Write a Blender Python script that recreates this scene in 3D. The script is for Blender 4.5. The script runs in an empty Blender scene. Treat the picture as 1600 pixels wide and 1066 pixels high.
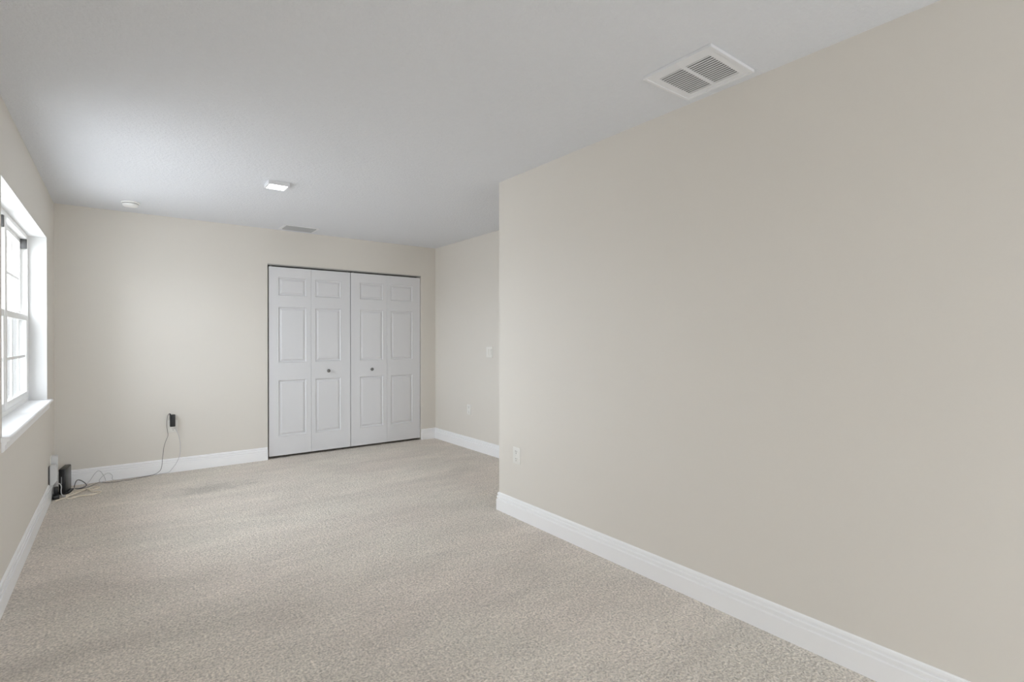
import bpy, bmesh, math
from mathutils import Vector, Matrix

sc = bpy.context.scene
COL = sc.collection

# ------------------------------------------------------------ camera
F_PX, YAW, PITCH, ROLL = 806.74, 0.6488, -0.0036, -0.0002
cam_d = bpy.data.cameras.new('camera')
cam_d.sensor_width = 36.0
cam_d.lens = 36.0 * F_PX / 1600.0
cam_d.clip_start = 0.02
cam = bpy.data.objects.new('camera', cam_d)
COL.objects.link(cam)
cam.matrix_world = (Matrix.Translation((0.4527, -5.8991, 1.2734)) @ Matrix.Rotation(-YAW, 4, 'Z')
                    @ Matrix.Rotation(math.pi / 2 + PITCH, 4, 'X') @ Matrix.Rotation(ROLL, 4, 'Z'))
sc.camera = cam

# ------------------------------------------------------------ daylight
SKY = 6.6
GROUND = 3.4
w = bpy.data.worlds.new('world'); sc.world = w; w.use_nodes = True
nt = w.node_tree; nt.nodes.clear()
tc = nt.nodes.new('ShaderNodeTexCoord'); sep = nt.nodes.new('ShaderNodeSeparateXYZ')
mr = nt.nodes.new('ShaderNodeMapRange'); mr.inputs['From Min'].default_value = -0.06; mr.inputs['From Max'].default_value = 0.08
mx = nt.nodes.new('ShaderNodeMix'); mx.data_type = 'RGBA'
mx.inputs['A'].default_value = (GROUND * .955, GROUND * .985, GROUND * 1.045, 1)
mx.inputs['B'].default_value = (SKY * .93, SKY * .985, SKY * 1.075, 1)
bg = nt.nodes.new('ShaderNodeBackground'); wo = nt.nodes.new('ShaderNodeOutputWorld')
nt.links.new(tc.outputs['Generated'], sep.inputs[0]); nt.links.new(sep.outputs['Z'], mr.inputs['Value'])
nt.links.new(mr.outputs[0], mx.inputs['Factor']); nt.links.new(mx.outputs['Result'], bg.inputs['Color'])
nt.links.new(bg.outputs[0], wo.inputs[0])

def portal(name, loc, sx, sy, rot):
    l = bpy.data.lights.new(name, 'AREA'); l.shape = 'RECTANGLE'; l.size = sx; l.size_y = sy
    l.cycles.is_portal = True
    o = bpy.data.objects.new(name, l); COL.objects.link(o); o.location = loc; o.rotation_euler = rot
    return o
# daylight sampling at the left window and the added rear glass door
portal('window_daylight', (-0.34, -1.5025, 1.43), 1.25, 1.9, (0, math.radians(-90), 0))
portal('added_door_daylight', (2.02, -8.56, 1.03), 1.20, 2.06, (math.radians(90), 0, 0))
LAMP = 9.0

sc.view_settings.view_transform = 'Standard'; sc.view_settings.look = 'None'
sc.view_settings.gamma = 1.0; sc.view_settings.use_curve_mapping = False
sc.view_settings.exposure = 1.13
try:
    sc.cycles.max_bounces = 16; sc.cycles.diffuse_bounces = 12; sc.cycles.transparent_max_bounces = 16
    sc.cycles.use_denoising = True
    sc.cycles.denoiser = 'OPENIMAGEDENOISE'; sc.cycles.denoising_input_passes = 'RGB_ALBEDO_NORMAL'; sc.cycles.denoising_prefilter = 'ACCURATE'
    sc.cycles.sample_clamp_indirect = 8.0
    sc.cycles.blur_glossy = 1.0
except Exception:
    pass

# ------------------------------------------------------------ helpers
def tag(o, label=None, cat=None, group=None, kind=None):
    if label: o['label'] = label
    if cat: o['category'] = cat
    if group: o['group'] = group
    if kind: o['kind'] = kind
    return o

def obj(name, bm, m, parent=None, smooth=False, loc=None):
    me = bpy.data.meshes.new(name)
    bmesh.ops.recalc_face_normals(bm, faces=bm.faces)
    bm.to_mesh(me); bm.free()
    if smooth:
        me.shade_smooth()
        if hasattr(me, 'set_sharp_from_angle'):
            me.set_sharp_from_angle(angle=math.radians(40))
    o = bpy.data.objects.new(name, me); COL.objects.link(o)
    me.materials.append(m)
    if parent is not None: o.parent = parent
    if loc is not None: o.location = loc
    return o

def empty(name, loc=(0, 0, 0), rz=0):
    o = bpy.data.objects.new(name, None); COL.objects.link(o)
    o.empty_display_size = .05
    o.location = loc; o.rotation_euler = (0, 0, rz)
    return o

def box(bm, x0, x1, y0, y1, z0, z1, bev=0.0, seg=2, mat=None):
    r = bmesh.ops.create_cube(bm, size=1)
    vs = r['verts']
    bmesh.ops.scale(bm, vec=(abs(x1 - x0), abs(y1 - y0), abs(z1 - z0)), verts=vs)
    bmesh.ops.translate(bm, vec=((x0 + x1) / 2, (y0 + y1) / 2, (z0 + z1) / 2), verts=vs)
    if bev > 0:
        es = list({e for v in vs for e in v.link_edges})
        rr = bmesh.ops.bevel(bm, geom=es, offset=bev, segments=seg, profile=.5, affect='EDGES')
        vs = rr['verts']
    if mat is not None:
        bmesh.ops.transform(bm, matrix=mat, verts=list({v for v in vs}))
    return vs

def B(*boxes, bev=0.0):
    bm = bmesh.new()
    for b in boxes: box(bm, *b, bev=bev)
    return bm

def lathe(bm, prof, n=40, M=None):
    """prof: list of (r, z) from one axis end to the other; closes to the axis where r == 0"""
    rings = []
    for r, z in prof:
        if r < 1e-6: rings.append([bm.verts.new((0, 0, z))])
        else: rings.append([bm.verts.new((r * math.cos(2 * math.pi * i / n), r * math.sin(2 * math.pi * i / n), z)) for i in range(n)])
    for a, b in zip(rings, rings[1:]):
        for i in range(n):
            j = (i + 1) % n
            if len(a) == 1 and len(b) == 1: continue
            if len(a) == 1: bm.faces.new((a[0], b[i], b[j]))
            elif len(b) == 1: bm.faces.new((a[i], a[j], b[0]))
            else: bm.faces.new((a[i], a[j], b[j], b[i]))
    if M is not None:
        bmesh.ops.transform(bm, matrix=M, verts=[v for r in rings for v in r])
    return bm

def tube(bm, pts, rad, n=8, sub=6):
    """round cord through the points (Catmull-Rom)"""
    P = [Vector(p) for p in pts]
    P = [P[0] * 2 - P[1]] + P + [P[-1] * 2 - P[-2]]
    line = []
    for i in range(1, len(P) - 2):
        a, b, c, d = P[i - 1:i + 3]
        for k in range(sub):
            t = k / sub
            line.append(.5 * ((2 * b) + (c - a) * t + (2 * a - 5 * b + 4 * c - d) * t * t + (3 * b - a - 3 * c + d) * t ** 3))
    line.append(P[-2])
    rings = []; up = Vector((.13, .21, .97)).normalized()
    for i, p in enumerate(line):
        t = (line[min(i + 1, len(line) - 1)] - line[max(i - 1, 0)]).normalized()
        s = t.cross(up)
        if s.length < 1e-3: s = t.cross(Vector((1, 0, 0)))
        s.normalize(); u = s.cross(t).normalized(); up = u
        rings.append([bm.verts.new(p + rad * (math.cos(2 * math.pi * k / n) * s + math.sin(2 * math.pi * k / n) * u)) for k in range(n)])
    for a, b in zip(rings, rings[1:]):
        for k in range(n):
            bm.faces.new((a[k], a[(k + 1) % n], b[(k + 1) % n], b[k]))
    bm.faces.new(rings[0]); bm.faces.new(rings[-1])
    return bm

# ------------------------------------------------------------ materials
def mat(name, col, rough=.5, metal=0.0, spec=.5, emit=None, es=0.0):
    m = bpy.data.materials.new(name); m.use_nodes = True
    p = m.node_tree.nodes['Principled BSDF']
    p.inputs['Base Color'].default_value = (*col, 1); p.inputs['Roughness'].default_value = rough
    p.inputs['Metallic'].default_value = metal; p.inputs['Specular IOR Level'].default_value = spec
    if emit: p.inputs['Emission Color'].default_value = (*emit, 1); p.inputs['Emission Strength'].default_value = es
    return m

def noise_bump(m, scale, strength, dist, detail=3, rough=.55, col_var=0.0):
    nt = m.node_tree; p = nt.nodes['Principled BSDF']
    g = nt.nodes.new('ShaderNodeTexCoord'); n = nt.nodes.new('ShaderNodeTexNoise')
    n.inputs['Scale'].default_value = scale; n.inputs['Detail'].default_value = detail; n.inputs['Roughness'].default_value = rough
    b = nt.nodes.new('ShaderNodeBump'); b.inputs['Strength'].default_value = strength; b.inputs['Distance'].default_value = dist
    nt.links.new(g.outputs['Object'], n.inputs['Vector']); nt.links.new(n.outputs['Fac'], b.inputs['Height'])
    nt.links.new(b.outputs['Normal'], p.inputs['Normal'])
    if col_var:
        c = p.inputs['Base Color'].default_value[:3]
        n2 = nt.nodes.new('ShaderNodeTexNoise'); n2.inputs['Scale'].default_value = scale * .5; n2.inputs['Detail'].default_value = 2
        mx = nt.nodes.new('ShaderNodeMix'); mx.data_type = 'RGBA'
        mx.inputs['A'].default_value = (*[x * (1 - col_var) for x in c], 1); mx.inputs['B'].default_value = (*[min(1, x * (1 + col_var)) for x in c], 1)
        nt.links.new(g.outputs['Object'], n2.inputs['Vector']); nt.links.new(n2.outputs['Fac'], mx.inputs['Factor'])
        nt.links.new(mx.outputs['Result'], p.inputs['Base Color'])
    return m

M_WALL = noise_bump(mat('beige_wall_paint', (.755, .724, .672), .6, spec=.3), 160, .12, .0015, col_var=.006)
M_CEIL = noise_bump(mat('ceiling_texture', (.765, .785, .822), .9, spec=.1), 60, .9, .0055, detail=4, rough=.6, col_var=.015)
M_TRIM = noise_bump(mat('white_trim_paint', (.94, .945, .96), .38), 40, .03, .001)
M_DOOR = noise_bump(mat('white_door_paint', (.755, .76, .78), .42), 300, .04, .0006)
M_VINYL = noise_bump(mat('white_vinyl', (.92, .92, .91), .35), 60, .02, .0005)
M_LINING = noise_bump(mat('whitened_wall_paint', (.74, .74, .735), .6), 160, .1, .001)  # wall paint whitened to carry the overexposure of the recess
M_PLATE = noise_bump(mat('ivory_plastic', (.84, .83, .79), .35), 90, .02, .0004)
M_GRILLE = noise_bump(mat('white_enamel_grille', (.82, .83, .855), .4), 120, .02, .0004)
M_REG = noise_bump(mat('grey_register_metal', (.46, .47, .485), .45), 120, .02, .0004)
M_DARK = noise_bump(mat('dark_slot', (.03, .03, .03), .8), 60, .05, .001)
M_SLOT = noise_bump(mat('grey_duct_metal', (.22, .22, .22), .6), 60, .05, .001)
M_BLACK = noise_bump(mat('black_plastic', (.014, .014, .015), .42), 220, .08, .0005)
M_BLACKG = noise_bump(mat('black_side_plastic', (.03, .034, .033), .3), 220, .05, .0005)
M_WPLAS = noise_bump(mat('white_adapter_plastic', (.70, .71, .72), .4), 90, .02, .0005)
M_KNOB = noise_bump(mat('satin_nickel', (.25, .245, .24), .32, metal=1.0), 90, .03, .0003)
M_TRACK = noise_bump(mat('steel_track', (.45, .45, .44), .45, metal=.6), 90, .03, .0003)
M_STUCCO = noise_bump(mat('stucco', (.42, .41, .39), .9), 60, .4, .004)
M_CLOSET = noise_bump(mat('closet_shade_paint', (.30, .29, .27), .8), 120, .1, .001)  # closet walls darkened so the door gaps read as shade
M_GREYCORD = noise_bump(mat('grey_cord', (.60, .60, .62), .5), 120, .02, .0003)
M_DARKCORD = noise_bump(mat('dark_cord', (.05, .05, .055), .5), 120, .02, .0003)
M_BEIGECORD = noise_bump(mat('beige_cord', (.86, .78, .66), .5), 120, .02, .0003)
M_BRACK = noise_bump(mat('grey_bracket', (.10, .10, .10), .5), 120, .02, .0003)
M_LENS = mat('light_diffuser', (.9, .9, .9), .4, emit=(.98, .985, 1), es=LAMP)

def glass_mat():
    m = bpy.data.materials.new('window_glass'); m.use_nodes = True
    nt = m.node_tree; nt.nodes.clear()
    t = nt.nodes.new('ShaderNodeBsdfTransparent'); t.inputs[0].default_value = (.97, .98, .975, 1)
    g = nt.nodes.new('ShaderNodeBsdfGlossy'); g.inputs['Roughness'].default_value = .01
    lw = nt.nodes.new('ShaderNodeLayerWeight'); lw.inputs['Blend'].default_value = .5
    pw = nt.nodes.new('ShaderNodeMath'); pw.operation = 'POWER'; pw.inputs[1].default_value = 5.0
    nt.links.new(lw.outputs['Facing'], pw.inputs[0])
    f = nt.nodes.new('ShaderNodeMath'); f.operation = 'MULTIPLY_ADD'; f.inputs[1].default_value = .9; f.inputs[2].default_value = .04
    nt.links.new(pw.outputs[0], f.inputs[0])
    mx = nt.nodes.new('ShaderNodeMixShader'); o = nt.nodes.new('ShaderNodeOutputMaterial')
    nt.links.new(f.outputs[0], mx.inputs[0]); nt.links.new(t.outputs[0], mx.inputs[1]); nt.links.new(g.outputs[0], mx.inputs[2])
    nt.links.new(mx.outputs[0], o.inputs[0])
    return m
M_GLASS = glass_mat()
def screen_mat():
    # added insect mesh that dims window light: the flatter one looks at it, the more it hides
    m = bpy.data.materials.new('added_insect_mesh'); m.use_nodes = True
    nt = m.node_tree; nt.nodes.clear(); L = nt.links.new
    t = nt.nodes.new('ShaderNodeBsdfTransparent'); d = nt.nodes.new('ShaderNodeBsdfDiffuse'); d.inputs[0].default_value = (.30, .30, .30, 1)
    lw = nt.nodes.new('ShaderNodeLayerWeight'); lw.inputs['Blend'].default_value = .5
    c = nt.nodes.new('ShaderNodeMath'); c.operation = 'SUBTRACT'; c.inputs[0].default_value = 1.0; L(lw.outputs['Facing'], c.inputs[1])
    q = nt.nodes.new('ShaderNodeMath'); q.operation = 'DIVIDE'; q.inputs[0].default_value = .28; L(c.outputs[0], q.inputs[1])
    k = nt.nodes.new('ShaderNodeMath'); k.operation = 'MINIMUM'; k.inputs[1].default_value = .85; L(q.outputs[0], k.inputs[0])
    mx = nt.nodes.new('ShaderNodeMixShader'); o = nt.nodes.new('ShaderNodeOutputMaterial')
    L(k.outputs[0], mx.inputs[0]); L(t.outputs[0], mx.inputs[1]); L(d.outputs[0], mx.inputs[2]); L(mx.outputs[0], o.inputs[0])
    return m
M_SCREEN = screen_mat()

def carpet_mat():
    m = mat('beige_carpet', (.5, .45, .4), 1.0, spec=.05)
    nt = m.node_tree; p = nt.nodes['Principled BSDF']; L = nt.links.new
    p.inputs['Sheen Weight'].default_value = .15; p.inputs['Sheen Roughness'].default_value = .6
    g = nt.nodes.new('ShaderNodeTexCoord')
    def noise(scale, detail=2, rough=.5, mp=None, dist=0.0):
        n = nt.nodes.new('ShaderNodeTexNoise'); n.inputs['Scale'].default_value = scale
        n.inputs['Detail'].default_value = detail; n.inputs['Roughness'].default_value = rough; n.inputs['Distortion'].default_value = dist
        if mp:
            q = nt.nodes.new('ShaderNodeMapping'); q.inputs['Rotation'].default_value = (0, 0, mp[0]); q.inputs['Scale'].default_value = mp[1]
            L(g.outputs['Object'], q.inputs['Vector']); L(q.outputs[0], n.inputs['Vector'])
        else: L(g.outputs['Object'], n.inputs['Vector'])
        return n.outputs['Fac']
    def rng(v, a, b, lo, hi):
        r = nt.nodes.new('ShaderNodeMapRange'); L(v, r.inputs['Value'])
        for k, x in zip(('From Min', 'From Max', 'To Min', 'To Max'), (a, b, lo, hi)): r.inputs[k].default_value = x
        return r.outputs[0]
    def mth(op, a, b):
        n = nt.nodes.new('ShaderNodeMath'); n.operation = op
        for i, v in enumerate((a, b)):
            if isinstance(v, (int, float)): n.inputs[i].default_value = v
            else: L(v, n.inputs[i])
        return n.outputs[0]
    tuft = noise(105, 2, .5)                                     # single tufts
    clump = noise(48, 2, .6)
    sweep = noise(1.0, 4, .6, (0.35, (1.0, 3.2, 1)), .6)      # brushed pile, footmarks
    sweep2 = noise(4.0, 3, .6, (-0.6, (1.0, 2.4, 1)), .8)
    v = rng(tuft, .32, .68, .70, 1.22)
    v = mth('MULTIPLY', v, rng(clump, .3, .7, .86, 1.10))
    v = mth('MULTIPLY', v, rng(sweep, .3, .7, .90, 1.09))
    v = mth('MULTIPLY', v, rng(sweep2, .3, .7, .95, 1.05))
    # worn, dirty patches: (x, y, rx, ry, angle, depth)
    for cx, cy, rx, ry, depth in ((1.05, -.83, .36, .15, .22), (1.42, -.93, .30, .09, .07), (.85, -.93, .2, .07, .10), (2.5, -1.9, .5, .08, .06)):
        s = nt.nodes.new('ShaderNodeVectorMath'); s.operation = 'SUBTRACT'; s.inputs[1].default_value = (cx, cy, 0); L(g.outputs['Object'], s.inputs[0])
        d = nt.nodes.new('ShaderNodeVectorMath'); d.operation = 'MULTIPLY'; d.inputs[1].default_value = (1 / rx, 1 / ry, 0); L(s.outputs[0], d.inputs[0])
        ln = nt.nodes.new('ShaderNodeVectorMath'); ln.operation = 'LENGTH'; L(d.outputs[0], ln.inputs[0])
        e = mth('ADD', ln.outputs['Value'], rng(noise(9, 4, .7), .3, .7, -.45, .45))
        v = mth('MULTIPLY', v, rng(e, .3, 1.25, 1 - depth, 1.0))
    hue = rng(noise(1.3, 2), .35, .65, 0, 1)
    cm = nt.nodes.new('ShaderNodeMix'); cm.data_type = 'RGBA'; L(hue, cm.inputs['Factor'])
    cm.inputs['A'].default_value = (.76, .685, .615, 1); cm.inputs['B'].default_value = (.745, .69, .615, 1)
    vm = nt.nodes.new('ShaderNodeVectorMath'); vm.operation = 'SCALE'; L(cm.outputs['Result'], vm.inputs[0]); L(v, vm.inputs['Scale'])
    L(vm.outputs[0], p.inputs['Base Color'])
    b = nt.nodes.new('ShaderNodeBump'); b.inputs['Strength'].default_value = 1.0; b.inputs['Distance'].default_value = .013
    L(mth('ADD', mth('MULTIPLY', tuft, .55), mth('MULTIPLY', clump, .9)), b.inputs['Height']); L(b.outputs['Normal'], p.inputs['Normal'])
    return m
M_CARPET = carpet_mat()

# ------------------------------------------------------------ room shell
H = 2.44; XF = 3.6874; XR = 2.704; YJ = -2.772; YB = -8.4
R0, R1 = 1.42, 2.62                         # added opening in the rear wall, lets in fill daylight
DX0, DX1, DZ = 1.690, 3.480, 2.074          # closet opening
WY0, WY1, WZ0, WZ1 = -2.46, -.545, .785, 2.062  # window opening
S = dict(kind='structure')
def struct(name, bm, m): return tag(obj(name, bm, m), **S)

struct('floor', B((-.0, XF, YB, .75, -.12, 0)), M_CARPET)
struct('ceiling', B((-.33, XF + .12, YB - .15, .87, H, H + .12)), M_CEIL)
struct('wall_left', B(
    (-.33, 0, YB - .15, .12, -.12, WZ0), (-.33, 0, YB - .15, .12, WZ1, H),
    (-.33, 0, WY1, .12, WZ0, WZ1), (-.33, 0, YB - .15, WY0, WZ0, WZ1)), M_WALL)
struct('wall_back', B((0, DX0, 0, .12, -.12, H), (DX1, XF + .12, 0, .12, -.12, H), (DX0, DX1, 0, .12, DZ, H)), M_WALL)
struct('wall_right', B((XR, XR + .12, YB, YJ - .12, -.12, H)), M_WALL)
struct('wall_corner', B((XR, XF + .12, YJ - .12, YJ, -.12, H)), M_WALL)
struct('wall_alcove', B((XF, XF + .12, YJ, 0, -.12, H)), M_WALL)
struct('wall_rear', B((0, R0, YB - .15, YB, -.12, H), (R1, XR + .12, YB - .15, YB, -.12, H), (R0, R1, YB - .15, YB, -.12, 0), (R0, R1, YB - .15, YB, WZ1, H)), M_WALL)
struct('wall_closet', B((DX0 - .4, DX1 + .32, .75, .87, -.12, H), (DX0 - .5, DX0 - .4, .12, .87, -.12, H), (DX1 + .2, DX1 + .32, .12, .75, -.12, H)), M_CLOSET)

# added unseen wall outside, keeps grazing window light off the back wall
struct('wall_added_shade', B((-1.6, -.33, -2.85, -2.70, -.12, 2.9)), M_STUCCO)

# baseboards: moulded profile mitred along the walls
PROF = [(0, 0), (.016, 0), (.016, .081), (.0150, .0833), (.0085, .0838), (.0080, .0876), (.0135, .0905), (.0135, .1040), (.0125, .1065), (.0050, .1069), (.0050, .1106), (.0100, .1135), (.0100, .1215), (.0080, .129), (.0035, .133), (0, .133)]
def baseboards(path, names, closed=False):
    n = len(path); P = [Vector((*p, 0)) for p in path]
    dirs = [(P[i + 1] - P[i]).normalized() for i in range(n - 1)]
    nor = [Vector((-d.y, d.x, 0)) for d in dirs]
    mit = []
    for i in range(n):
        if i == 0: mit.append(nor[0])
        elif i == n - 1: mit.append(nor[-1])
        else:
            s = nor[i - 1] + nor[i]; mit.append(s / (1 + nor[i - 1].dot(nor[i])))
    for i, nm in enumerate(names):
        if nm is None: continue
        bm = bmesh.new()
        a = [bm.verts.new(P[i] + mit[i] * o + Vector((0, 0, z))) for o, z in PROF]
        b = [bm.verts.new(P[i + 1] + mit[i + 1] * o + Vector((0, 0, z))) for o, z in PROF]
        k = len(PROF)
        for j in range(k): bm.faces.new((a[j], a[(j + 1) % k], b[(j + 1) % k], b[j]))
        bm.faces.new(a); bm.faces.new(b)
        struct(nm, bm, M_TRIM)
baseboards([(XR, YB), (XR, YJ), (XF, YJ), (XF, 0), (DX1 + .004, 0)], ['baseboard_right', 'baseboard_corner', 'baseboard_alcove', 'baseboard_back'])
baseboards([(DX0 - .002, 0), (0, 0), (0, YB), (R0 - .002, YB)], ['baseboard_back_left', 'baseboard_left', 'baseboard_rear'])

# ------------------------------------------------------------ windows
def sash(parent, nm, xg, y0, y1, z0, z1, rail, cols=3, rows=2):
    """white sash in the plane x = xg between y0..y1, z0..z1, with muntins and a pane"""
    t = .016
    st = .028
    bx = [(xg - t, xg + t, y0, y0 + st, z0, z1), (xg - t, xg + t, y1 - st, y1, z0, z1),
          (xg - t, xg + t, y0 + st, y1 - st, z0, z0 + rail[0]), (xg - t, xg + t, y0 + st, y1 - st, z1 - rail[1], z1)]
    s = obj(nm, B(*bx, bev=.002), M_VINYL, parent, True)
    gy0, gy1, gz0, gz1 = y0 + st, y1 - st, z0 + rail[0], z1 - rail[1]
    mb = []
    for i in range(1, cols):
        c = gy0 + (gy1 - gy0) * i / cols; mb.append((xg - .006, xg + .006, c - .008, c + .008, gz0, gz1))
    for i in range(1, rows):
        c = gz0 + (gz1 - gz0) * i / rows; mb.append((xg - .0065, xg + .0065, gy0, gy1, c - .0095, c + .0095))
    obj('muntin_grid', B(*mb, bev=.0015), M_VINYL, s, True)
    obj('window_pane', B((xg - .002, xg + .002, gy0, gy1, gz0, gz1)), M_GLASS, s)
    return s

def twin_window(name, y0, y1, label, z0=WZ0):
    r = tag(empty(name, (0, 0, 0)), label, 'window', kind='structure')
    z1 = WZ1; xi, xo = -.105, -.185
    ym = (y0 + y1) / 2
    fr = [(xo, xi, y0, y0 + .03, z0, z1), (xo, xi, y1 - .03, y1, z0, z1), (xo, xi, y0 + .03, y1 - .03, z1 - .035, z1),
          (xo, xi, y0 + .03, y1 - .03, z0, z0 + .052), (xo, xi, ym - .032, ym + .032, z0 + .052, z1 - .035)]
    obj('window_frame', B(*fr, bev=.003), M_VINYL, r, True)
    for a, b in ((y0 + .03, ym - .032), (ym + .032, y1 - .03)):
        sash(r, 'upper_sash', -.160, a, b, 1.415, z1 - .035, (.035, .030))
        lo = sash(r, 'lower_sash', -.125, a, b, z0 + .052, 1.455, (.045, .040))
        obj('sash_lock', B((-.125, -.100, (a + b) / 2 - .03, (a + b) / 2 + .03, 1.455, 1.468), bev=.003), M_VINYL, lo, True)
        bm = B((-.186, -.180, a, a + .015, z0 + .05, 1.44), (-.186, -.180, b - .015, b, z0 + .05, 1.44), (-.186, -.180, a + .015, b - .015, z0 + .05, z0 + .065), (-.186, -.180, a + .015, b - .015, 1.425, 1.44))
        sf = obj('added_screen_frame', bm, M_VINYL, r)  # added screen over the lower sash, tames the bright spot beside the window
        bm = bmesh.new(); bm.faces.new([bm.verts.new((-.183, y, z)) for y, z in ((a + .015, z0 + .065), (b - .015, z0 + .065), (b - .015, 1.425), (a + .015, 1.425))])
        obj('added_insect_mesh', bm, M_SCREEN, sf)
        # sash stop / bracket in the top of the jamb channel
        obj('jamb_bracket', B((-.143, -.108, b - .022, b, 1.955, z1 - .036), bev=.003), M_BRACK, r, True)
    # recess lining, wall colour whitened for the window glare, and the stool with its apron
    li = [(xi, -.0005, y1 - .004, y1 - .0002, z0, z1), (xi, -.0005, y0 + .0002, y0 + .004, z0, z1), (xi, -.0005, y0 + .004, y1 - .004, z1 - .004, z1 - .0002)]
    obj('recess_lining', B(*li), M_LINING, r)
    bm = bmesh.new()
    # stool: rounded nosing, with a small horn past each side
    pr = [(xi, z0 + .0), (.002, z0 + .0), (.026, z0 - .0), (.032, z0 + .006), (.034, z0 + .013), (.031, z0 + .019), (.026, z0 + .022), (xi, z0 + .022)]
    def extr(pr, ya, yb):
        a = [bm.verts.new((x, ya, z)) for x, z in pr]; b = [bm.verts.new((x, yb, z)) for x, z in pr]
        for j in range(len(pr)): bm.faces.new((a[j], a[(j + 1) % len(pr)], b[(j + 1) % len(pr)], b[j]))
        bm.faces.new(a); bm.faces.new(b)
    extr(pr, y0 + .004, y1 - .004)
    pr2 = [(.0005, z0), (.026, z0), (.032, z0 + .006), (.034, z0 + .013), (.031, z0 + .019), (.026, z0 + .022), (.0005, z0 + .022)]
    extr(pr2, y0 - .035, y0 + .004); extr(pr2, y1 - .004, y1 + .035)
    obj('window_stool', bm, M_TRIM, r)
    bm = bmesh.new()
    pr = [(.0005, z0 - .001), (.020, z0 - .001), (.020, z0 - .010), (.013, z0 - .020), (.012, z0 - .045), (.006, z0 - .052), (.0005, z0 - .052)]
    extr(pr, y0 - .02, y1 + .02)
    obj('window_apron', bm, M_TRIM, r)
    return r
twin_window('window_1', WY0, WY1, 'white twin single-hung window with muntin grids above a white sill in the left wall')
# added sliding glass door behind the camera, unseen, brings in fill daylight
def added_sliding_door(name, x0, x1, yin, z1):
    r = tag(empty(name, (0, 0, 0)), 'added white framed sliding glass door in the unseen rear wall, for fill daylight', 'door', kind='structure')
    ya, yb = yin - .13, yin - .03
    obj('door_frame', B((x0, x0 + .03, ya, yb, 0, z1), (x1 - .03, x1, ya, yb, 0, z1), (x0 + .03, x1 - .03, ya, yb, z1 - .03, z1), (x0 + .03, x1 - .03, ya, yb, 0, .03), bev=.003), M_VINYL, r, True)
    xm = (x0 + x1) / 2
    for a, b, y in ((x0 + .03, xm + .02, yin - .10), (xm - .02, x1 - .03, yin - .055)):
        f = obj('door_panel', B((a, a + .045, y - .018, y + .018, .03, z1 - .03), (b - .045, b, y - .018, y + .018, .03, z1 - .03), (a + .045, b - .045, y - .018, y + .018, .03, .09), (a + .045, b - .045, y - .018, y + .018, z1 - .08, z1 - .03), bev=.002), M_VINYL, r, True)
        obj('door_glass', B((a + .045, b - .045, y - .002, y + .002, .09, z1 - .08)), M_GLASS, f)
    return r
added_sliding_door('added_fill_door', R0, R1, YB, WZ1)

# ------------------------------------------------------------ closet bifold doors
def panel_leaf(w_, h_, ml, mr_, panels, t=.034):
    """moulded leaf, front at y=0 facing -y, origin at lower left; recessed raised panels"""
    xs0, xs1 = ml, w_ - mr_
    bm = bmesh.new()
    def q(a, b, c, d): bm.faces.new([bm.verts.new(p) for p in (a, b, c, d)])
    def rect(x0, x1, z0, z1, y=0): q((x0, y, z0), (x1, y, z0), (x1, y, z1), (x0, y, z1))
    rect(0, xs0, 0, h_); rect(xs1, w_, 0, h_)
    zs = [0]
    for a, b in panels: zs += [a, b]
    zs.append(h_)
    for i in range(0, len(zs), 2): rect(xs0, xs1, zs[i], zs[i + 1])
    rings = [(0, 0), (.004, -.002), (.008, .0), (.013, .010), (.018, .0115), (.024, .0105), (.040, .002), (.046, .002)]
    for a, b in panels:
        for (i0, y0), (i1, y1) in zip(rings, rings[1:]):
            o = [(xs0 + i0, y0, a + i0), (xs1 - i0, y0, a + i0), (xs1 - i0, y0, b - i0), (xs0 + i0, y0, b - i0)]
            n = [(xs0 + i1, y1, a + i1), (xs1 - i1, y1, a + i1), (xs1 - i1, y1, b - i1), (xs0 + i1, y1, b - i1)]
            for k in range(4): q(o[k], o[(k + 1) % 4], n[(k + 1) % 4], n[k])
        i, y = rings[-1]; rect(xs0 + i, xs1 - i, a + i, b - i, y)
    rect(0, w_, 0, h_, t)
    q((0, 0, 0), (0, t, 0), (0, t, h_), (0, 0, h_)); q((w_, 0, 0), (w_, t, 0), (w_, t, h_), (w_, 0, h_))
    q((0, 0, 0), (w_, 0, 0), (w_, t, 0), (0, t, 0)); q((0, 0, h_), (w_, 0, h_), (w_, t, h_), (0, t, h_))
    bmesh.ops.remove_doubles(bm, verts=bm.verts, dist=1e-5)
    return bm

YD = .012; ZB = .026; LH = 2.020
PAN = [(.226 - ZB, .838 - ZB), (1.018 - ZB, 1.624 - ZB), (1.738 - ZB, 1.942 - ZB)]
def bifold(name, leaves, knob_leaf, kx, label):
    r = tag(empty(name, (leaves[0][0], YD, ZB)), label, 'door', kind='structure')
    for i, (x0, x1, ml, mr_) in enumerate(leaves):
        lf = obj('door_leaf', panel_leaf(x1 - x0, LH, ml, mr_, PAN), M_DOOR, r, loc=(x0 - leaves[0][0], 0, 0))
        if i == knob_leaf:
            M = Matrix.Translation((kx - x0, 0, .917 - ZB)) @ Matrix.Rotation(math.radians(90), 4, 'X')
            bm = lathe(bmesh.new(), [(0, 0), (.012, 0), (.012, .003), (.007, .006), (.0065, .014), (.013, .019), (.0185, .025), (.019, .030), (.016, .034), (.009, .036), (0, .0365)], 32, M)
            obj('door_knob', bm, M_KNOB, lf, True)
        px = ([.022, x1 - x0 - .03] if name == 'door_1' else [.03, x1 - x0 - .022])[i]
        bm = bmesh.new(); box(bm, px - .004, px + .004, .004, .012, LH, LH + .016)
        obj('pivot_pin', bm, M_TRACK, lf)
    return r
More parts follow.
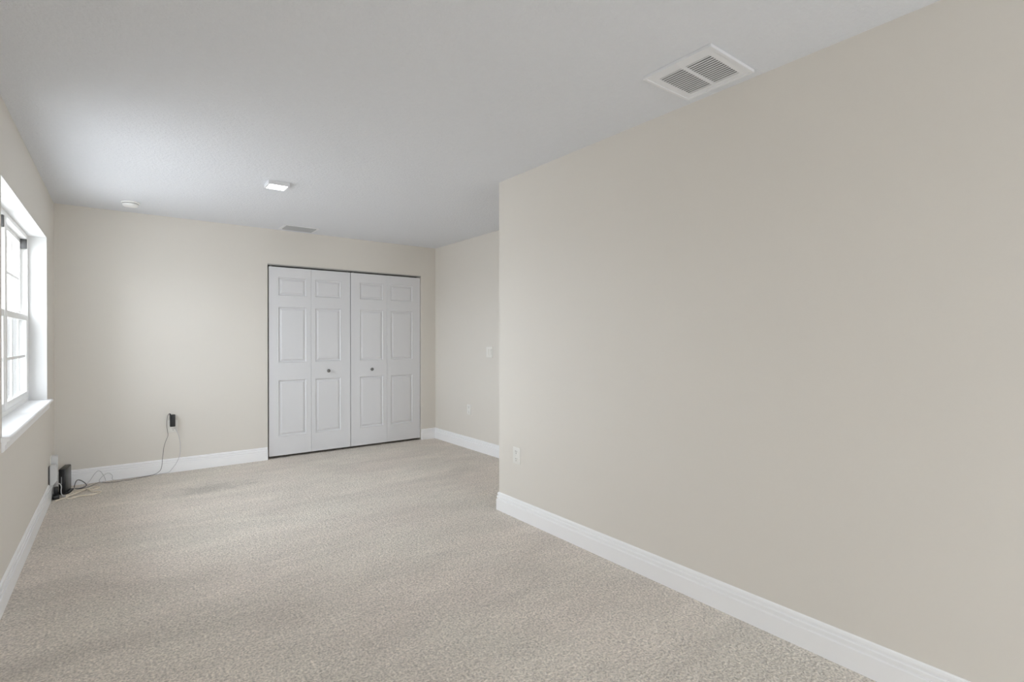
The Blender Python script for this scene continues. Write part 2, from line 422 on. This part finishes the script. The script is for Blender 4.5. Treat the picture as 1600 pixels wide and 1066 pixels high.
bifold('door_1', [(1.7045, 2.1375, .089, .044), (2.1395, 2.5790, .038, .104)], 1, 2.322, 'white panelled bifold closet door, left pair of leaves')
bifold('door_2', [(2.5860, 3.0295, .100, .042), (3.0315, 3.4735, .040, .098)], 0, 2.832, 'white panelled bifold closet door, right pair of leaves')
bm = B((DX0 + .001, DX1 - .001, .010, .014, DZ - .012, DZ - .0005), (DX0 + .001, DX1 - .001, .042, .046, DZ - .012, DZ - .0005), (DX0 + .001, DX1 - .001, .014, .042, DZ - .004, DZ - .0005))
struct('trim_1', bm, M_TRACK)

# ------------------------------------------------------------ ceiling fittings
def return_grille():
    r = tag(empty('ceiling_vent', (2.4745, -4.583, H)), 'large square white louvred vent in the ceiling beside the right wall', 'vent')
    a = .167
    bm = bmesh.new()
    # raised outer rim and inner flange around two louvre banks
    for b in ((-a, a, -a, -a + .013), (-a, a, a - .013, a), (-a, -a + .013, -a + .013, a - .013), (a - .013, a, -a + .013, a - .013)):
        box(bm, *b, -.013, -.0003, .0015)
    lx0, lx1, ly = -.108, .122, .122
    k = a - .013
    for b in ((-k, k, -k, -ly), (-k, k, ly, k), (-k, lx0, -ly, ly), (lx1, k, -ly, ly), (lx0, lx1, -.009, .009)):
        box(bm, *b, -.0095, -.0065)
    obj('vent_frame', bm, M_GRILLE, r)
    bm = bmesh.new(); n = 14
    for i in range(n):
        x = lx0 + (i + .5) * (lx1 - lx0) / n
        for y0, y1 in ((-ly, -.009), (.009, ly)):
            Mx = Matrix.Translation((x, 0, -.0085)) @ Matrix.Rotation(math.radians(-8), 4, 'Y')
            box(bm, -.0052, .0052, y0, y1, -.0006, .0006, mat=Mx)
    obj('louvre', bm, M_GRILLE, r)
    obj('vent_backing', B((lx0 - .01, lx1 + .01, -ly - .01, ly + .01, -.0025, -.0005)), M_SLOT, r)
return_grille()

def register():
    r = tag(empty('ceiling_vent', (1.955, -.215, H)), 'small rectangular vent with grey slats in the ceiling above the closet doors', 'vent')
    a, b = .178, .125
    bm = bmesh.new()
    for q in ((-a, a, -b, -b + .03), (-a, a, b - .03, b), (-a, -a + .03, -b + .03, b - .03), (a - .03, a, -b + .03, b - .03)):
        box(bm, *q, -.006, -.0003, .0015)
    obj('vent_frame', bm, M_GRILLE, r)
    bm = bmesh.new(); n = 9
    for i in range(n):
        y = -b + .03 + (i + .5) * (2 * b - .06) / n
        Mx = Matrix.Translation((0, y, -.008)) @ Matrix.Rotation(math.radians(-38), 4, 'X')
        box(bm, -a + .03, a - .03, -.009, .009, -.0006, .0006, mat=Mx)
    obj('slats', bm, M_REG, r)
    obj('vent_backing', B((-a + .03, a - .03, -b + .03, b - .03, -.0015, -.0003)), M_DARK, r)
register()

def square_light(loc, label):
    r = tag(empty('ceiling_light', loc), label, 'light')
    a = .073
    obj('light_housing', B((-a, a, -a, -a + .012, -.028, -.0003), (-a, a, a - .012, a, -.028, -.0003), (-a, -a + .012, -a + .012, a - .012, -.028, -.0003), (a - .012, a, -a + .012, a - .012, -.028, -.0003), (-a + .012, a - .012, -a + .012, a - .012, -.012, -.0003)), M_GRILLE, r)
    obj('diffuser', B((-a + .0125, a - .0125, -a + .0125, a - .0125, -.0285, -.0125), bev=.002), M_LENS, r, True)
square_light((1.390, -1.745, H), 'small square white ceiling light, lit, between the window and the closet doors')
square_light((1.403, -6.60, H), 'added unseen square ceiling light, lit as fill, near the added glass door behind the camera')  # added fixture out of view, gives the room extra fill light

r = tag(empty('smoke_detector', (.522, -.435, H)), 'round white smoke detector on the ceiling near the left corner', 'smoke detector')
FL = Matrix.Rotation(math.pi, 4, 'X')
obj('mounting_plate', lathe(bmesh.new(), [(0, .0003), (.064, .0003), (.066, .003), (.066, .008), (.063, .010), (0, .010)], 48, FL), M_VINYL, r, True)
obj('detector_body', lathe(bmesh.new(), [(0, .0102), (.052, .0102), (.052, .013), (.058, .0135), (.058, .020), (.055, .030), (.048, .037), (.030, .040), (.012, .041), (0, .041)], 48, FL), M_VINYL, r, True)
obj('vent_slots', lathe(bmesh.new(), [(.0575, .0165), (.0585, .0165), (.0583, .0190), (.0573, .0190), (.0575, .0165)], 48, FL), M_DARK, r, True)

# ------------------------------------------------------------ wall plates (built facing -y, then turned)
def plate_bm(w_, h_):
    return B((-w_ / 2, w_ / 2, -.006, -.0002, -h_ / 2, h_ / 2), bev=.002)
def duplex(name, loc, rz, label, w_=.08):
    r = tag(empty(name, loc, rz), label, 'outlet')
    obj('cover_plate', plate_bm(w_, .117), M_PLATE, r, True)
    for dz in (.0265, -.0265):
        bm = bmesh.new()
        M = Matrix.Translation((0, -.0058, dz)) @ Matrix.Rotation(math.radians(90), 4, 'X')
        lathe(bm, [(0, 0), (.0168, 0), (.0168, .0016), (.0155, .0022), (0, .0022)], 28, M)
        rc = obj('receptacle', bm, M_PLATE, r, True)
        obj('slots', B((-.0085, -.0062, -.0086, -.0079, dz + .001, dz + .010), (.0062, .0085, -.0086, -.0079, dz + .002, dz + .009), (-.003, .003, -.0086, -.0079, dz - .0105, dz - .0055)), M_DARK, rc)
    bm = bmesh.new(); lathe(bm, [(0, 0), (.0032, 0), (.003, .0012), (0, .0015)], 16, Matrix.Translation((0, -.006, 0)) @ Matrix.Rotation(math.radians(90), 4, 'X'))
    obj('cover_screw', bm, M_PLATE, r, True)
    return r
duplex('wall_outlet', (XR, -2.988, .4425), math.radians(-90), 'ivory duplex outlet low on the large right wall near its corner')
duplex('wall_outlet', (XF, -.81, .4545), math.radians(-90), 'ivory duplex outlet low on the recessed far right wall below the light switch')
duplex('wall_outlet', (.852, 0, .4395), 0, 'ivory outlet on the back wall behind the black power adapter')

r = tag(empty('light_switch', (XF, -1.228, 1.1305), math.radians(-90)), 'ivory double light switch on the recessed far right wall', 'light switch')
obj('cover_plate', plate_bm(.118, .119), M_PLATE, r, True)
for dx in (-.023, .023):
    bm = bmesh.new()
    box(bm, -.0165, .0165, -.0035, .0035, -.033, .033, .0012, mat=Matrix.Translation((dx, -.0070, 0)) @ Matrix.Rotation(math.radians(3), 4, 'X'))
    obj('rocker', bm, M_PLATE, r, True)

# ------------------------------------------------------------ black adapter in the back-wall outlet
r = tag(empty('power_adapter', (.8465, 0, .498)), 'black plug-in power adapter in the back-wall outlet', 'power adapter')
obj('adapter_body', B((-.021, .021, -.050, -.0095, -.056, .056), bev=.004), M_BLACK, r, True)
bm = bmesh.new(); lathe(bm, [(0, 0), (.006, 0), (.0055, .010), (.004, .018), (0, .019)], 16, Matrix.Translation((-.017, -.035, .052)) @ Matrix.Rotation(math.radians(-15), 4, 'Y'))
obj('strain_relief', bm, M_BLACK, r, True)

def cord(name, pts, rad, m, label, cat='cord', group=None):
    return tag(obj(name, tube(bmesh.new(), pts, rad), m, smooth=True), label, cat, group)

cord('power_cable', [(.8235, -.036, .570), (.806, -.034, .545), (.800, -.030, .46), (.806, -.022, .40), (.810, -.018, .358), (.790, -.020, .30), (.777, -.022, .247), (.772, -.026, .20), (.765, -.028, .14), (.760, -.030, .075),
     (.745, -.032, .035), (.705, -.036, .010), (.64, -.062, .005), (.56, -.085, .005), (.52, -.115, .005), (.48, -.095, .005), (.43, -.115, .005), (.36, -.11, .005), (.31, -.06, .008), (.265, -.11, .006), (.235, -.17, .005), (.20, -.20, .005), (.165, -.215, .010), (.142, -.22, .020)], .0018, M_DARKCORD,
     'thin dark cord running from the black wall adapter down to the router')
cord('power_cable', [(.868, -.014, .425), (.884, -.016, .38), (.900, -.018, .33), (.908, -.019, .26), (.906, -.021, .17), (.882, -.024, .10), (.85, -.027, .05), (.815, -.030, .012), (.76, -.031, .006), (.66, -.035, .005), (.50, -.038, .005), (.40, -.04, .008), (.392, -.04, .05), (.365, -.038, .075), (.33, -.038, .06),
      (.30, -.045, .02), (.32, -.07, .005), (.345, -.06, .01), (.33, -.036, .06), (.30, -.03, .105), (.27, -.032, .085), (.235, -.05, .03), (.20, -.12, .006), (.15, -.19, .006)], .0024, M_GREYCORD,
      'pale grey cord hanging from the back-wall outlet and looping along the baseboard')
cord('patch_cable', [(.138, -.20, .022), (.145, -.16, .055), (.158, -.12, .065), (.185, -.09, .045), (.215, -.11, .012), (.20, -.16, .005), (.17, -.185, .005), (.142, -.18, .010)], .003, M_DARKCORD,
     'dark cord looping on the carpet right beside the router')
for pts, lab in (
    ([(.04, -.50, .005), (.10, -.45, .006), (.16, -.33, .006), (.22, -.25, .006), (.27, -.20, .005), (.31, -.24, .005), (.26, -.29, .005), (.20, -.26, .012), (.13, -.31, .006), (.095, -.39, .005)], 'beige cable in the tangle, its loop reaching furthest back'),
    ([(.10, -.43, .010), (.15, -.40, .012), (.20, -.30, .012), (.23, -.24, .010), (.245, -.30, .006), (.26, -.36, .006), (.32, -.41, .006), (.30, -.455, .006), (.22, -.465, .006), (.14, -.47, .006)], 'beige cable in the tangle, its loop reaching furthest right'),
    ([(.045, -.53, .005), (.09, -.485, .011), (.14, -.50, .006), (.20, -.475, .011), (.26, -.49, .006), (.305, -.47, .011)], 'beige cable lying nearly straight along the front of the tangle')):
    cord('network_cable', pts, .0042, M_BEIGECORD, lab, 'cable', 'beige cables tangled in front of the router')

# ------------------------------------------------------------ router and boxes in the corner
r = tag(empty('router', (.082, -.235, 0), math.radians(-8)), 'black upright router standing on the carpet in the left corner', 'router')
obj('router_body', B((-.021, .021, -.095, .095, .010, .212), bev=.005), M_BLACK, r, True)
obj('side_panel', B((.0212, .0235, -.088, .088, .018, .204), bev=.001), M_BLACKG, r, True)
obj('router_foot', B((-.040, .044, -.075, .075, .0008, .012), bev=.003), M_BLACK, r, True)
obj('status_strip', B((-.004, .000, -.0962, -.0952, .09, .15)), M_REG, r)

r = tag(empty('wall_box', (0, -.335, .275)), 'upper white plug-in box on the left wall above the router', 'adapter')
obj('cover_plate', B((.0003, .006, -.036, .036, -.060, .060), bev=.0015), M_PLATE, r, True)
obj('box_body', B((.0065, .046, -.030, .030, -.052, .056), bev=.004), M_WPLAS, r, True)
r = tag(empty('wall_adapter', (0, -.462, .205)), 'lower white chamfered power adapter low on the left wall in front of the router', 'adapter')
obj('dark_back_rim', B((.0005, .0085, -.036, .036, -.084, .066), bev=.002), M_BRACK, r, True)  # dark plate along the wall side of the white adapter
bm = bmesh.new()
pr = [(.009, -.078), (.030, -.078), (.052, -.045), (.052, .050), (.040, .074), (.009, .074)]
aa = [bm.verts.new((x, -.034, z)) for x, z in pr]; bb = [bm.verts.new((x, .034, z)) for x, z in pr]
for j in range(len(pr)): bm.faces.new((aa[j], aa[(j + 1) % 6], bb[(j + 1) % 6], bb[j]))
bm.faces.new(aa); bm.faces.new(bb)
bmesh.ops.bevel(bm, geom=list(bm.edges), offset=.003, segments=2, affect='EDGES')
obj('adapter_body', bm, M_WPLAS, r, True)
cord('network_cable', [(.047, -.425, .118), (.060, -.40, .112), (.070, -.385, .085), (.068, -.382, .05), (.072, -.39, .022), (.090, -.40, .006), (.12, -.39, .006), (.15, -.36, .006)], .0035, M_WPLAS,
     'white cable curving down from the wall adapter to the carpet', 'cable')
r = tag(empty('power_brick', (.040, -.42, 0), math.radians(6)), 'black power brick on the carpet between baseboard and router', 'power adapter')
bm = bmesh.new(); box(bm, -.019, .019, -.045, .055, .0, .032, .004, mat=Matrix.Translation((0, 0, .001)))
obj('brick_body', bm, M_BLACK, r, True)
bm = bmesh.new(); box(bm, -.014, .014, .005, .045, .034, .088, .004)
obj('brick_plug', bm, M_BLACK, r, True)
